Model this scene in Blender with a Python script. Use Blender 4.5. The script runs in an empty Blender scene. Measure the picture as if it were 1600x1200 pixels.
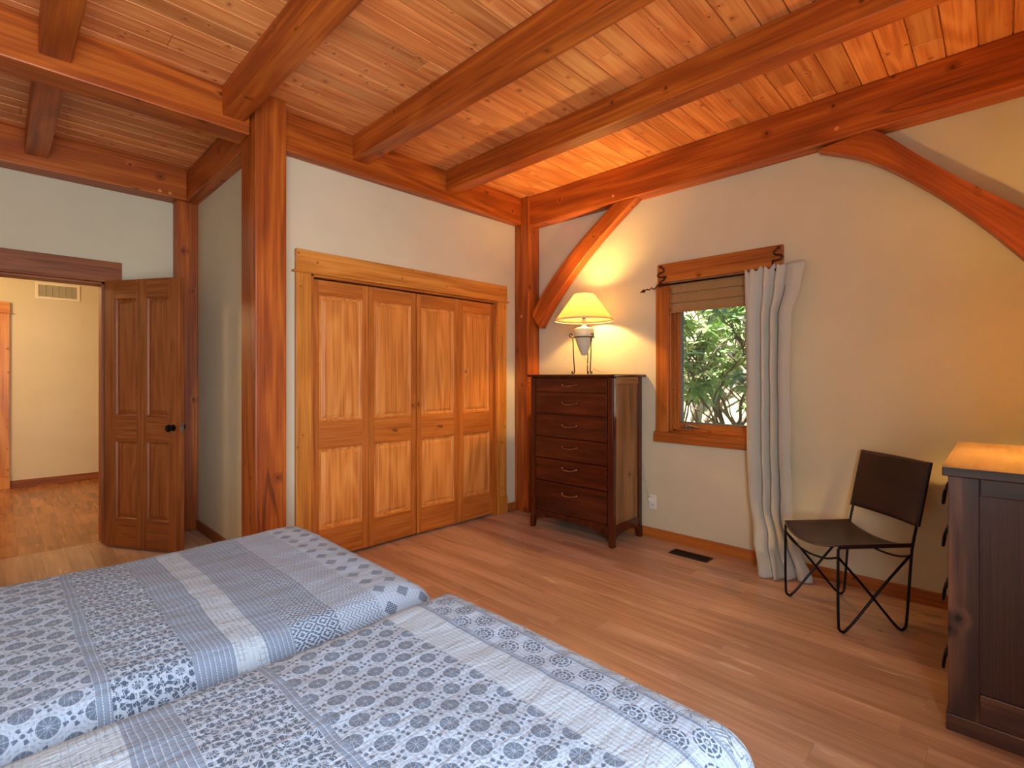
import bpy, bmesh, math, random
from mathutils import Vector, Matrix
random.seed(7)
PI = math.pi
SC = bpy.context.scene
COL = SC.collection

# ------------------------------------------------------------------ node helpers
class NT:
    def __init__(s, name):
        s.mat = bpy.data.materials.new(name); s.mat.use_nodes = True
        s.t = s.mat.node_tree; s.t.nodes.clear()
        s.out = s.t.nodes.new('ShaderNodeOutputMaterial')
    def n(s, typ, **kw):
        nd = s.t.nodes.new(typ)
        for k, v in kw.items(): setattr(nd, k, v)
        return nd
    def put(s, sock, v):
        if isinstance(v, bpy.types.NodeSocket): s.t.links.new(v, sock)
        elif v is not None: sock.default_value = v
    def m(s, op, a, b=None, c=None, clamp=False):
        nd = s.n('ShaderNodeMath', operation=op, use_clamp=clamp)
        s.put(nd.inputs[0], a)
        if b is not None: s.put(nd.inputs[1], b)
        if c is not None: s.put(nd.inputs[2], c)
        return nd.outputs[0]
    def xyz(s, x, y, z=0.0):
        nd = s.n('ShaderNodeCombineXYZ')
        for i, v in enumerate((x, y, z)): s.put(nd.inputs[i], v)
        return nd.outputs[0]
    def sep(s, v):
        nd = s.n('ShaderNodeSeparateXYZ'); s.put(nd.inputs[0], v); return nd.outputs
    def uv(s):
        nd = s.n('ShaderNodeUVMap', uv_map='UVMap'); return s.sep(nd.outputs[0])
    def noise(s, vec, scale=1.0, detail=3.0, rough=.55, dist=0.0):
        nd = s.n('ShaderNodeTexNoise'); s.put(nd.inputs['Vector'], vec)
        nd.inputs['Scale'].default_value = scale; nd.inputs['Detail'].default_value = detail
        nd.inputs['Roughness'].default_value = rough; nd.inputs['Distortion'].default_value = dist
        return nd.outputs[0]
    def mix(s, f, a, b, mode='MIX'):
        nd = s.n('ShaderNodeMix', data_type='RGBA', blend_type=mode, clamp_factor=True)
        s.put(nd.inputs[0], f)
        s.put(nd.inputs[6], a if isinstance(a, bpy.types.NodeSocket) else (*a[:3], 1))
        s.put(nd.inputs[7], b if isinstance(b, bpy.types.NodeSocket) else (*b[:3], 1))
        return nd.outputs[2]
    def fmix(s, f, a, b):
        return s.m('ADD', a, s.m('MULTIPLY', f, s.m('SUBTRACT', b, a)))
    def ramp(s, f, stops):
        nd = s.n('ShaderNodeValToRGB'); s.put(nd.inputs[0], f); e = nd.color_ramp.elements
        while len(e) < len(stops): e.new(.5)
        for i, (p, c) in enumerate(stops): e[i].position = p; e[i].color = (*c[:3], 1)
        return nd.outputs[0]
    def smooth(s, v, a, b):
        nd = s.n('ShaderNodeMapRange', interpolation_type='SMOOTHSTEP')
        s.put(nd.inputs[0], v); nd.inputs[1].default_value = a; nd.inputs[2].default_value = b
        return nd.outputs[0]
    def bump(s, h, dist=.002, strength=1.0):
        nd = s.n('ShaderNodeBump'); nd.inputs['Distance'].default_value = dist
        nd.inputs['Strength'].default_value = strength; s.put(nd.inputs['Height'], h)
        return nd.outputs[0]
    def bsdf(s, color, rough=.5, metal=0.0, normal=None, coat=0.0, spec=None, sheen=0.0, trans=0.0, coat_rough=.1):
        nd = s.n('ShaderNodeBsdfPrincipled')
        s.put(nd.inputs['Base Color'], color if isinstance(color, bpy.types.NodeSocket) else (*color[:3], 1))
        s.put(nd.inputs['Roughness'], rough); nd.inputs['Metallic'].default_value = metal
        nd.inputs['Coat Weight'].default_value = coat; nd.inputs['Coat Roughness'].default_value = coat_rough
        if spec is not None: nd.inputs['Specular IOR Level'].default_value = spec
        if sheen: nd.inputs['Sheen Weight'].default_value = sheen
        if trans: nd.inputs['Transmission Weight'].default_value = trans
        if normal is not None: s.put(nd.inputs['Normal'], normal)
        s.t.links.new(nd.outputs[0], s.out.inputs[0]); return s.mat

def sr(r, g, b):
    f = lambda c: (c/255/12.92) if c/255 <= .04045 else ((c/255+.055)/1.055)**2.4
    return (f(r), f(g), f(b))

def wood(name, dark, mid, light, rough=.42, knots=.5, kcell=.26, krad=.055, ring=9.0, vary=.22, bump=.0006, coat=0.0, blotch=.25, spec=.4, fine=26.0, worn=0.0, rw=.2, crack=0.0):
    N = NT(name); u, v, _ = N.uv()
    pid = N.m('FLOOR', N.m('DIVIDE', v, 10.0))
    wn = N.n('ShaderNodeTexWhiteNoise', noise_dimensions='1D'); N.put(wn.inputs['W'], pid); rnd = wn.outputs[0]
    x = N.m('ADD', u, N.m('MULTIPLY', rnd, 17.0))
    vo = N.n('ShaderNodeTexVoronoi', voronoi_dimensions='2D', feature='F1'); N.put(vo.inputs['Vector'], N.xyz(x, v)); vo.inputs['Scale'].default_value = 1/kcell
    gate = N.m('LESS_THAN', N.sep(vo.outputs['Color'])[0], knots)
    d = vo.outputs['Distance']
    kn = N.m('MULTIPLY', gate, N.m('SUBTRACT', 1.0, N.smooth(d, krad*.45, krad)))
    halo = N.m('MULTIPLY', gate, N.m('SUBTRACT', 1.0, N.smooth(d, krad, krad*3.2)))
    vv = N.m('ADD', v, N.m('MULTIPLY', halo, .012))
    fn = N.noise(N.xyz(N.m('MULTIPLY', x, 1.6), N.m('MULTIPLY', vv, fine*2.2)), 1.0, 5, .6)
    lo = N.noise(N.xyz(N.m('MULTIPLY', x, .55), N.m('MULTIPLY', vv, 4.2)), 1.0, 2, .45, .3)
    rg = N.m('ADD', N.m('MULTIPLY', N.m('SINE', N.m('MULTIPLY', N.m('ADD', lo, N.m('MULTIPLY', halo, .06)), ring*6.283)), .5), .5)
    rg = N.m('POWER', rg, 1.6)
    val = N.m('ADD', N.m('MULTIPLY', fn, 1-rw), N.m('MULTIPLY', rg, rw))
    c = N.ramp(val, [(.25, dark), (.5, mid), (.75, light)])
    bl = N.noise(N.xyz(N.m('MULTIPLY', x, 1.1), N.m('MULTIPLY', v, 3.0), N.m('MULTIPLY', rnd, 9.0)), 1.3, 3, .6)
    f = N.m('ADD', 1.0-blotch/2, N.m('MULTIPLY', bl, blotch))
    f = N.m('MULTIPLY', f, N.m('ADD', 1-vary/2, N.m('MULTIPLY', rnd, vary)))
    c = N.mix(1.0, c, N.xyz(f, f, f), 'MULTIPLY')
    c = N.mix(N.m('MULTIPLY', kn, .8), c, tuple(k*.28 for k in dark))
    c = N.mix(N.m('MULTIPLY', halo, .22), c, dark)
    if crack:
        cn = N.noise(N.xyz(N.m('MULTIPLY', x, .22), N.m('MULTIPLY', v, 4.5), N.m('MULTIPLY', rnd, 31.0)), 1.0, 1, .3)
        cg = N.smooth(N.noise(N.xyz(N.m('MULTIPLY', x, 1.1), N.m('MULTIPLY', rnd, 7.0)), 1.0, 1), .47, .53)
        ck = N.m('MULTIPLY', N.m('SUBTRACT', 1.0, N.smooth(N.m('ABSOLUTE', N.m('SUBTRACT', cn, .5)), .001, .005)), cg)
        c = N.mix(N.m('MULTIPLY', ck, crack), c, tuple(k*.15 for k in dark))
    if worn:
        w = N.noise(N.xyz(N.m('MULTIPLY', x, 2.2), N.m('MULTIPLY', v, 16.0), N.m('MULTIPLY', rnd, 5.0)), 1.2, 4, .65)
        w = N.smooth(w, .60, .74)
        c = N.mix(N.m('MULTIPLY', w, worn), c, tuple(min(1, k*2.1+.03) for k in light))
    return N.bsdf(c, rough, normal=N.bump(N.m('ADD', val, N.m('MULTIPLY', kn, -1.0)), bump), coat=coat, spec=spec)

def plain(name, col, rough=.5, metal=0.0, bumpscale=0, bdist=.0005, **k):
    N = NT(name); nrm = None; c = col
    tc = N.n('ShaderNodeTexCoord').outputs['Object']
    if bumpscale:
        nrm = N.bump(N.noise(tc, bumpscale, 3), bdist)
    nz = N.noise(tc, 3.0, 2)
    c = N.mix(nz, tuple(q*.93 for q in col), tuple(min(1, q*1.07) for q in col))
    return N.bsdf(c, rough, metal, nrm, **k)

M = {}
M['timber'] = wood('timber_fir', sr(122,52,12), sr(166,80,22), sr(196,108,36), rough=.42, knots=.55, kcell=.30, krad=.05, ring=5, vary=.12, blotch=.4, crack=.55)
M['pine_ceiling'] = wood('pine_ceiling', sr(188,104,52), sr(224,144,80), sr(238,172,106), rough=.4, knots=.7, kcell=.19, krad=.055, ring=6, vary=.34, blotch=.22)
M['pine_trim'] = wood('pine_trim', sr(168,96,34), sr(206,134,54), sr(222,156,76), rough=.38, knots=.6, kcell=.16, krad=.05, ring=4, vary=.1)
M['dark_trim'] = wood('shaded_trim', sr(132,68,20), sr(178,100,36), sr(198,122,54), rough=.4, knots=.45, kcell=.22, krad=.05, ring=4, vary=.1, rw=.25)  # darker than the pine trim: shade at the window mixed into the colour
M['closet'] = wood('closet_pine', sr(142,74,24), sr(186,106,40), sr(204,130,60), rough=.46, knots=.05, ring=7, vary=.12, blotch=.3, rw=.1, spec=.3)
M['closet_panel'] = wood('closet_panel_pine', sr(176,102,42), sr(218,140,66), sr(232,166,90), rough=.46, knots=.05, ring=7, vary=.12, blotch=.25, rw=.16, spec=.3)
M['door'] = wood('door_fir', sr(98,50,20), sr(146,80,36), sr(168,100,52), rough=.45, knots=.0, ring=9, spec=.3, vary=.1, blotch=.2, rw=.1)
M['floor'] = wood('floor_oak', sr(160,126,100), sr(192,156,128), sr(212,180,156), rough=.30, knots=.05, kcell=.4, krad=.03, ring=3, vary=.16, blotch=.22, bump=.0002, spec=.5, worn=.42, fine=18)
M['floor_hall'] = wood('hall_parquet', sr(132,82,36), sr(164,106,52), sr(182,126,68), rough=.24, knots=.0, ring=3, vary=.22, blotch=.35, bump=.00002, spec=.5, worn=.35, fine=14)
M['cherry'] = wood('dark_cherry', sr(44,15,7), sr(76,28,11), sr(98,42,18), rough=.25, knots=.2, kcell=.3, krad=.05, ring=2, vary=.15, blotch=1.2, fine=8, rw=.1, coat=.25)
M['cherry_side'] = wood('daylit_cherry_side', sr(98,62,30), sr(140,96,52), sr(164,118,68), rough=.35, knots=.15, kcell=.2, krad=.07, ring=5, vary=.25, blotch=.6, coat=.15)  # chest sides paler than the front, the daylight on them put into the colour
M['espresso'] = wood('espresso_pine', sr(24,16,20), sr(70,44,38), sr(118,80,60), rough=.34, knots=.5, kcell=.24, krad=.07, ring=4, vary=.25, blotch=1.5, fine=12, rw=.3, coat=.1)
M['espresso_panel'] = wood('espresso_panel', sr(40,20,20), sr(62,32,28), sr(82,46,38), rough=.34, knots=.3, kcell=.3, krad=.06, ring=3, vary=.2, blotch=1.4, fine=6, rw=.1, coat=.1)
M['golden_top'] = wood('golden_top', sr(150,112,70), sr(176,138,92), sr(188,152,106), rough=.3, knots=.05, ring=5, vary=.1)
M['wall'] = plain('painted_wall', sr(212,202,172), .75, bumpscale=240, bdist=.0006)
M['hallwall'] = plain('hall_wall', sr(214,198,160), .75, bumpscale=240, bdist=.0006)
M['iron'] = plain('dark_iron', sr(38,28,26), .42, .8)
M['bronze'] = plain('rust_iron', sr(74,36,24), .5, .6)
M['black'] = plain('black_metal', sr(18,18,20), .35, .7)
M['nickel'] = plain('satin_nickel', sr(190,165,150), .22, 1.0)
M['steel'] = plain('steel', sr(160,160,160), .3, 1.0)
M['white_plastic'] = plain('white_plastic', sr(235,232,222), .4)
M['dark'] = plain('dark_slot', sr(12,12,12), .8)
M['cream_metal'] = plain('cream_metal', sr(236,222,186), .45)
M['ceramic'] = plain('cream_ceramic', sr(212,205,180), .38, bumpscale=60)
M['gasket'] = plain('grey_vinyl', sr(120,126,128), .5)
M['peg'] = plain('pale_peg', sr(205,130,75), .5)
M['cordw'] = plain('cord_white', sr(215,205,190), .5)

def m_leather():
    N = NT('brown_leather'); tc = N.n('ShaderNodeTexCoord').outputs['Object']
    n1 = N.noise(tc, 9, 4); n2 = N.noise(tc, 260, 3)
    c = N.ramp(n1, [(.3, sr(30,14,18)), (.55, sr(46,24,28)), (.8, sr(62,36,38))])
    return N.bsdf(c, .38, normal=N.bump(n2, .0006), coat=.1)
M['leather'] = m_leather()

def m_cloth(name, col, wscale=900):
    N = NT(name); u, v, _ = N.uv()
    w = N.m('MULTIPLY', N.m('SINE', N.m('MULTIPLY', u, wscale)), N.m('SINE', N.m('MULTIPLY', v, wscale)))
    tc = N.n('ShaderNodeTexCoord').outputs['Object']; cr = N.noise(tc, 16, 4, .6, .5)
    c = N.mix(cr, tuple(k*.92 for k in col), col)
    b = N.m('ADD', N.m('MULTIPLY', w, .06), cr)
    return N.bsdf(c, .85, normal=N.bump(b, .006), sheen=.2, spec=.15)
M['curtain'] = m_cloth('oatmeal_curtain', sr(200,200,190))

def m_bamboo():
    N = NT('woven_shade'); u, v, _ = N.uv()
    h = N.m('ABSOLUTE', N.m('SINE', N.m('MULTIPLY', v, PI/.0045)))
    k = N.m('ABSOLUTE', N.m('SINE', N.m('MULTIPLY', u, PI/.011)))
    nz = N.noise(N.xyz(N.m('MULTIPLY', u, 20), N.m('MULTIPLY', v, 260)), 1, 3)
    f = N.m('ADD', N.m('MULTIPLY', h, .35), N.m('ADD', N.m('MULTIPLY', k, .25), N.m('MULTIPLY', nz, .5)))
    c = N.ramp(f, [(.2, sr(92,66,38)), (.5, sr(152,118,74)), (.9, sr(196,160,110))])
    return N.bsdf(c, .7, normal=N.bump(f, .002))
M['bamboo'] = m_bamboo()

def m_shade():
    N = NT('lamp_shade_linen')
    d = N.n('ShaderNodeBsdfDiffuse'); d.inputs[0].default_value = (.82, .72, .5, 1)
    t = N.n('ShaderNodeBsdfTranslucent'); t.inputs[0].default_value = (.9, .76, .46, 1)
    mx = N.n('ShaderNodeMixShader'); mx.inputs[0].default_value = .78
    N.t.links.new(d.outputs[0], mx.inputs[1]); N.t.links.new(t.outputs[0], mx.inputs[2])
    N.t.links.new(mx.outputs[0], N.out.inputs[0]); return N.mat
M['shade'] = m_shade()
def m_glass():
    N = NT('window_glass'); a = N.n('ShaderNodeBsdfTransparent'); a.inputs[0].default_value = (.96, .98, .97, 1)
    g = N.n('ShaderNodeBsdfGlossy'); g.inputs[1].default_value = .02
    mx = N.n('ShaderNodeMixShader'); fr = N.n('ShaderNodeFresnel'); fr.inputs[0].default_value = 1.45
    N.t.links.new(fr.outputs[0], mx.inputs[0]); N.t.links.new(a.outputs[0], mx.inputs[1]); N.t.links.new(g.outputs[0], mx.inputs[2])
    N.t.links.new(mx.outputs[0], N.out.inputs[0]); return N.mat
M['glass'] = m_glass()
def m_bulb():
    N = NT('warm_bulb'); e = N.n('ShaderNodeEmission'); e.inputs[0].default_value = (1, .72, .36, 1); e.inputs[1].default_value = 25
    N.t.links.new(e.outputs[0], N.out.inputs[0]); return N.mat
M['bulb'] = m_bulb()
def m_leaf(name, a, b, c_):
    N = NT(name); tc = N.n('ShaderNodeTexCoord').outputs['Object']
    c = N.ramp(N.noise(tc, 11, 2), [(.3, a), (.5, b), (.72, c_)])
    return N.bsdf(c, .3, spec=.6, normal=None)
M['leaf'] = m_leaf('rhododendron_leaf', sr(96,128,72), sr(150,180,112), sr(206,220,160))
M['leaf2'] = m_leaf('far_leaf', sr(112,132,74), sr(158,172,104), sr(204,208,150))
M['bark'] = plain('grey_bark', sr(112,98,84), .85, bumpscale=70, bdist=.004)
def m_ground():
    N = NT('leaf_litter'); tc = N.n('ShaderNodeTexCoord').outputs['Object']
    c = N.ramp(N.noise(tc, 9, 5, .7), [(.3, sr(132,116,84)), (.5, sr(188,172,130)), (.7, sr(216,204,168))])
    return N.bsdf(c, .95)
M['ground'] = m_ground()

# ------------------------------------------------------------------ quilt material
def m_quilt(name, which):
    N = NT(name); m = N.m; U, V, _ = N.uv()
    wob = m('MULTIPLY', m('SUBTRACT', N.noise(N.xyz(U, V), 5, 2), .5), .02)
    U = m('ADD', U, wob)
    def lattice(su, sv, ou=0.0, ov=0.0):
        res = []
        for o in (0.0, .5):
            a = m('SUBTRACT', m('FRACT', m('ADD', m('DIVIDE', m('ADD', U, ou), su), o)), .5)
            b = m('SUBTRACT', m('FRACT', m('ADD', m('DIVIDE', m('ADD', V, ov), sv), o)), .5)
            a = m('MULTIPLY', a, su); b = m('MULTIPLY', b, sv)
            r = m('SQRT', m('ADD', m('MULTIPLY', a, a), m('MULTIPLY', b, b)))
            th = m('ARCTAN2', b, a); res.append((a, b, r, th))
        return res
    lt = lambda a, b: m('LESS_THAN', a, b)
    gt = lambda a, b: m('GREATER_THAN', a, b)
    AND = lambda a, b: m('MULTIPLY', a, b)
    OR = lambda a, b: m('MAXIMUM', a, b)
    # medallions with spokes
    circ = None
    for a, b, r, th in lattice(.076, .09):
        disc = lt(r, .0195)
        spoke = gt(m('MULTIPLY', m('ABSOLUTE', m('SINE', m('MULTIPLY', th, 5))), r), .0028)
        core = m('ADD', m('MULTIPLY', lt(r, .0195), .35), m('MULTIPLY', AND(disc, spoke), .5))
        ring = AND(AND(gt(r, .0245), lt(r, .027)), gt(m('SINE', m('MULTIPLY', th, 14)), -.3))
        e = OR(core, m('MULTIPLY', ring, .35)); circ = e if circ is None else OR(circ, e)
    for (ou, ov) in ((.038, 0.0),):
        for a, b, r, th in lattice(.076, .09, ou, ov):
            dot = lt(r, .0042)
            pet = AND(AND(gt(r, .008), lt(r, .0165)), gt(m('SINE', m('MULTIPLY', th, 4)), .45))
            circ = OR(circ, m('MULTIPLY', OR(dot, pet), .9))
    # dense leafy rosettes
    leafy = None
    for a, b, r, th in lattice(.082, .11, .02, .03):
        pet = AND(lt(r, .044), gt(m('ABSOLUTE', m('SINE', m('ADD', m('MULTIPLY', th, 4), .4))), .42))
        seg = gt(m('SINE', m('MULTIPLY', r, 330)), -.35)
        e = AND(pet, seg); leafy = e if leafy is None else OR(leafy, e)
    vo = N.n('ShaderNodeTexVoronoi', voronoi_dimensions='2D', feature='DISTANCE_TO_EDGE'); N.put(vo.inputs['Vector'], N.xyz(U, V)); vo.inputs['Scale'].default_value = 74
    leafy = AND(leafy, gt(vo.outputs[0], .05))
    # zigzag & diamonds
    tri = lambda s, amp: m('MULTIPLY', m('ABSOLUTE', m('SUBTRACT', m('FRACT', m('DIVIDE', V, s)), .5)), amp)
    zig = m('MULTIPLY', lt(m('FRACT', m('DIVIDE', m('ADD', U, tri(.026, .030)), .0125)), .26), .85)
    def dia(su, sv, k):
        d = m('ADD', m('ABSOLUTE', m('SUBTRACT', m('FRACT', m('DIVIDE', U, su)), .5)), m('ABSOLUTE', m('SUBTRACT', m('FRACT', m('DIVIDE', V, sv)), .5)))
        return d, lt(m('FRACT', m('MULTIPLY', d, k)), .56)
    dd, dm = dia(.044, .036, 3.0)
    dm2 = AND(dm, gt(m('ABSOLUTE', m('SINE', m('MULTIPLY', V, 520))), .25))
    # sparse diamond flowers
    spars = None
    for a, b, r, th in lattice(.130, .082, .045, .02):
        dd_ = m('ADD', m('MULTIPLY', m('ABSOLUTE', a), 1.0), m('ABSOLUTE', b))
        el = gt(m('MULTIPLY', m('SINE', m('MULTIPLY', m('ADD', a, b), 560)), m('SINE', m('MULTIPLY', m('SUBTRACT', a, b), 560))), -.25)
        e = AND(lt(dd_, .024), el); spars = e if spars is None else OR(spars, e)
    # row of big flowers
    big = None
    for a, b, r, th in lattice(.094, .088, .002, .02):
        pet = AND(AND(lt(r, .027), gt(r, .003)), gt(m('ABSOLUTE', m('SINE', m('MULTIPLY', th, 4.5))), .38))
        e = AND(pet, gt(m('SINE', m('MULTIPLY', r, 520)), -.55)); big = e if big is None else OR(big, e)
    # vine
    wv = m('MULTIPLY', m('SINE', m('MULTIPLY', V, 24)), .035)
    vine = lt(m('ABSOLUTE', m('SUBTRACT', m('SUBTRACT', U, 1.045), wv)), .0028)
    nz = N.noise(N.xyz(U, V), 26, 2, .5, .6)
    curl = lt(m('ABSOLUTE', m('SUBTRACT', nz, .5)), .018)
    vo2 = N.n('ShaderNodeTexVoronoi', voronoi_dimensions='2D', feature='F1'); N.put(vo2.inputs['Vector'], N.xyz(m('ADD', U, m('MULTIPLY', V, .6)), m('MULTIPLY', V, .8))); vo2.inputs['Scale'].default_value = 21
    leafs = AND(lt(vo2.outputs['Distance'], .34), gt(m('SINE', m('MULTIPLY', m('ADD', U, V), 620)), -.2))
    vine = OR(OR(vine, m('MULTIPLY', curl, .8)), m('MULTIPLY', leafs, .7))
    zero = m('ADD', 0.0, 0.0)
    # quilting stitches: rows parallel to the bands
    row = m('FRACT', m('DIVIDE', U, .0115)); dash = lt(m('FRACT', m('DIVIDE', V, .0058)), .62)
    stitch = AND(lt(row, .13), dash)
    white = sr(154, 171, 192); grey = sr(116, 133, 156); pale = sr(160, 176, 192); ink = sr(46, 64, 88)
    cr1 = OR(lt(m('FRACT', m('DIVIDE', m('ADD', U, m('MULTIPLY', nz, .012)), .0125)), .2), lt(m('FRACT', m('DIVIDE', m('ADD', V, m('MULTIPLY', nz, .02)), .013)), .16))
    cross = m('MULTIPLY', AND(cr1, gt(nz, .47)), .4)
    if which == 1:
        bands = [(-9, circ, white), (.150, zero, grey), (.178, leafy, white), (.335, zero, grey), (.425, cross, pale), (.500, zero, grey), (.570, dm2, white), (.700, OR(m('MULTIPLY', dm, .0), zig), white), (.835, spars, white)]
    else:
        bands = [(-9, cross, pale), (.165, zero, grey), (.255, leafy, white), (.425, zero, grey), (.448, circ, white), (.765, zero, pale), (.865, zero, grey), (.880, big, white), (.958, zero, grey), (.970, vine, pale)]
    inkv = bands[0][1]; base = (*bands[0][2], 1); col = None; wh = zero
    col = N.mix(0.0, bands[0][2], bands[0][2]); greym = zero
    for st, pat, bc in bands[1:]:
        s_ = gt(U, st); inkv = N.fmix(s_, inkv, pat); col = N.mix(s_, col, bc)
        greym = N.fmix(s_, greym, 1.0 if bc is grey else 0.0)
    fab = N.noise(N.xyz(m('MULTIPLY', U, 1), V), 420, 2)
    inkv = m('MULTIPLY', inkv, m('ADD', .62, m('MULTIPLY', fab, .5)), clamp=True)
    c = N.mix(inkv, col, ink)
    c = N.mix(m('MULTIPLY', stitch, m('ADD', .16, m('MULTIPLY', greym, .42))), c, sr(214, 222, 230))
    # puckers between stitch rows, wandering wrinkles
    puck = m('ABSOLUTE', m('SINE', m('MULTIPLY', U, PI/.0115)))
    pz = N.noise(N.xyz(m('MULTIPLY', U, 90), m('MULTIPLY', V, 150)), 1, 2)
    wr = N.noise(N.xyz(m('MULTIPLY', U, 7), m('MULTIPLY', V, 30)), 1, 3, .55, .4)
    h = m('ADD', m('MULTIPLY', puck, .12), m('ADD', m('MULTIPLY', pz, .35), m('MULTIPLY', wr, 1.5)))
    return N.bsdf(c, .9, normal=N.bump(h, .0052), spec=.05, sheen=.15)
M['quilt1'] = m_quilt('quilt_banded', 1); M['quilt2'] = m_quilt('quilt_banded_floral', 2)

# ------------------------------------------------------------------ mesh builder
PID = [0]
class MB:
    def __init__(s):
        s.bm = bmesh.new(); s.uv = s.bm.loops.layers.uv.new('UVMap')
    def pid(s):
        PID[0] += 1; return PID[0]*10+3.0
    def box(s, x0, x1, y0, y1, z0, z1, g=None):
        x0, x1 = sorted((x0, x1)); y0, y1 = sorted((y0, y1)); z0, z1 = sorted((z0, z1))
        P = [Vector((x, y, z)) for x in (x0, x1) for y in (y0, y1) for z in (z0, z1)]
        return s.hexa(P, g)
    def hexa(s, P, g=None):
        # P index = 4*ix + 2*iy + iz
        vs = [s.bm.verts.new(p) for p in P]
        ext = [(P[4]-P[0]).length, (P[2]-P[0]).length, (P[1]-P[0]).length]
        if g is None: g = ext.index(max(ext))
        off = s.pid(); ro = random.random()*3
        F = [((0,1,3,2),0),((4,6,7,5),0),((0,4,5,1),1),((2,3,7,6),1),((0,2,6,4),2),((1,5,7,3),2)]
        out = []
        for idx, ax in F:
            f = s.bm.faces.new([vs[i] for i in idx]); out.append(f)
            for lp, i in zip(f.loops, idx):
                q = P[i]; c = [q[0], q[1], q[2]]
                if ax == g:
                    o = [k for k in range(3) if k != g]; uu, vv = c[o[0]]*.3, c[o[1]]
                else:
                    o = [k for k in range(3) if k != g and k != ax][0]; uu, vv = c[g], c[o] + ax*.37
                lp[s.uv].uv = (uu+ro, (vv % 5)+off)
        return out
    def grid(s, fn, nu, nv, uvf=None, wrap=False, flip=False):
        off = s.pid()
        V = [[s.bm.verts.new(fn(i/nu, j/nv)) for j in range(nv+1)] for i in range(nu if wrap else nu+1)]
        for i in range(nu):
            for j in range(nv):
                i2 = (i+1) % nu if wrap else i+1
                q = [V[i][j], V[i2][j], V[i2][j+1], V[i][j+1]]
                t = [(i/nu, j/nv), ((i+1)/nu, j/nv), ((i+1)/nu, (j+1)/nv), (i/nu, (j+1)/nv)]
                if flip: q.reverse(); t.reverse()
                try: f = s.bm.faces.new(q)
                except ValueError: continue
                for lp, (a, b) in zip(f.loops, t):
                    uu, vv = uvf(a, b) if uvf else (a, b+off)
                    lp[s.uv].uv = (uu, vv)
    def tube(s, pts, r, n=10, closed=False, caps=True):
        pts = [Vector(p) for p in pts]; N_ = len(pts); off = s.pid()
        rr = r if hasattr(r, '__len__') else [r]*N_
        T = []
        for i in range(N_):
            a = pts[(i-1) % N_] if (i > 0 or closed) else pts[i]; b = pts[(i+1) % N_] if (i < N_-1 or closed) else pts[i]
            T.append((b-a).normalized())
        up = Vector((0, 0, 1)) if abs(T[0].z) < .9 else Vector((1, 0, 0))
        nrm = (up - T[0]*up.dot(T[0])).normalized(); rings = []; L = 0; Ls = []
        for i in range(N_):
            if i: L += (pts[i]-pts[i-1]).length
            Ls.append(L)
            nrm = (nrm - T[i]*nrm.dot(T[i])).normalized(); bn = T[i].cross(nrm)
            rings.append([s.bm.verts.new(pts[i] + (nrm*math.cos(2*PI*k/n) + bn*math.sin(2*PI*k/n))*rr[i]) for k in range(n)])
        for i in range(N_ if closed else N_-1):
            A, B = rings[i], rings[(i+1) % N_]
            for k in range(n):
                f = s.bm.faces.new([A[k], A[(k+1) % n], B[(k+1) % n], B[k]])
                for lp, (l, kk) in zip(f.loops, ((Ls[i], k), (Ls[i], k+1), (Ls[(i+1) % N_], k+1), (Ls[(i+1) % N_], k))):
                    lp[s.uv].uv = (l, off + kk*.01)
        if caps and not closed:
            s.bm.faces.new(list(reversed(rings[0]))); s.bm.faces.new(rings[-1])
    def lathe(s, prof, c, n=28, cap=True):
        c = Vector(c); rings = []
        for r, z in prof:
            rings.append([s.bm.verts.new(c + Vector((r*math.cos(2*PI*k/n), r*math.sin(2*PI*k/n), z))) for k in range(n)])
        for A, B in zip(rings, rings[1:]):
            for k in range(n): s.bm.faces.new([A[k], A[(k+1) % n], B[(k+1) % n], B[k]])
        if cap:
            s.bm.faces.new(list(reversed(rings[0]))); s.bm.faces.new(rings[-1])
    def sphere(s, c, r, sc=(1, 1, 1), n=12):
        ret = bmesh.ops.create_uvsphere(s.bm, u_segments=n, v_segments=max(6, n//2+2), radius=r)
        for v in ret['verts']: v.co = Vector((v.co.x*sc[0], v.co.y*sc[1], v.co.z*sc[2])) + Vector(c)
    def cyl(s, a, b, r, n=16): s.tube([a, b], r, n)
    def build(s, name, mat, parent=None, bevel=0, smooth=35, local=False, solid=0, subsurf=0):
        bmesh.ops.recalc_face_normals(s.bm, faces=s.bm.faces[:]) if not getattr(s, 'norecalc', False) else None
        me = bpy.data.meshes.new(name); s.bm.to_mesh(me); s.bm.free()
        o = bpy.data.objects.new(name, me); COL.objects.link(o); me.materials.append(mat)
        if parent is not None:
            if not local:
                W = parent['_w'] if '_w' in parent else None
                off = Vector(W) if W is not None else Vector((0, 0, 0))
                me.transform(Matrix.Translation(-off))
                o['_w'] = list(off)
            o.parent = parent
        elif not local:
            # origin at base centre of its own box
            xs = [v.co for v in me.vertices]
            c = Vector(((min(v.x for v in xs)+max(v.x for v in xs))/2, (min(v.y for v in xs)+max(v.y for v in xs))/2, min(v.z for v in xs)))
            me.transform(Matrix.Translation(-c)); o.location = c; o['_w'] = list(c)
        if smooth:
            me.shade_smooth(); me.set_sharp_from_angle(angle=math.radians(smooth))
        if bevel:
            b = o.modifiers.new('bevel', 'BEVEL'); b.width = bevel; b.segments = 2; b.limit_method = 'ANGLE'; b.angle_limit = math.radians(50)
            b.harden_normals = False
        if solid:
            b = o.modifiers.new('solid', 'SOLIDIFY'); b.thickness = solid; b.offset = 0
        if subsurf:
            b = o.modifiers.new('sub', 'SUBSURF'); b.levels = subsurf; b.render_levels = subsurf
        return o

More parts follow.
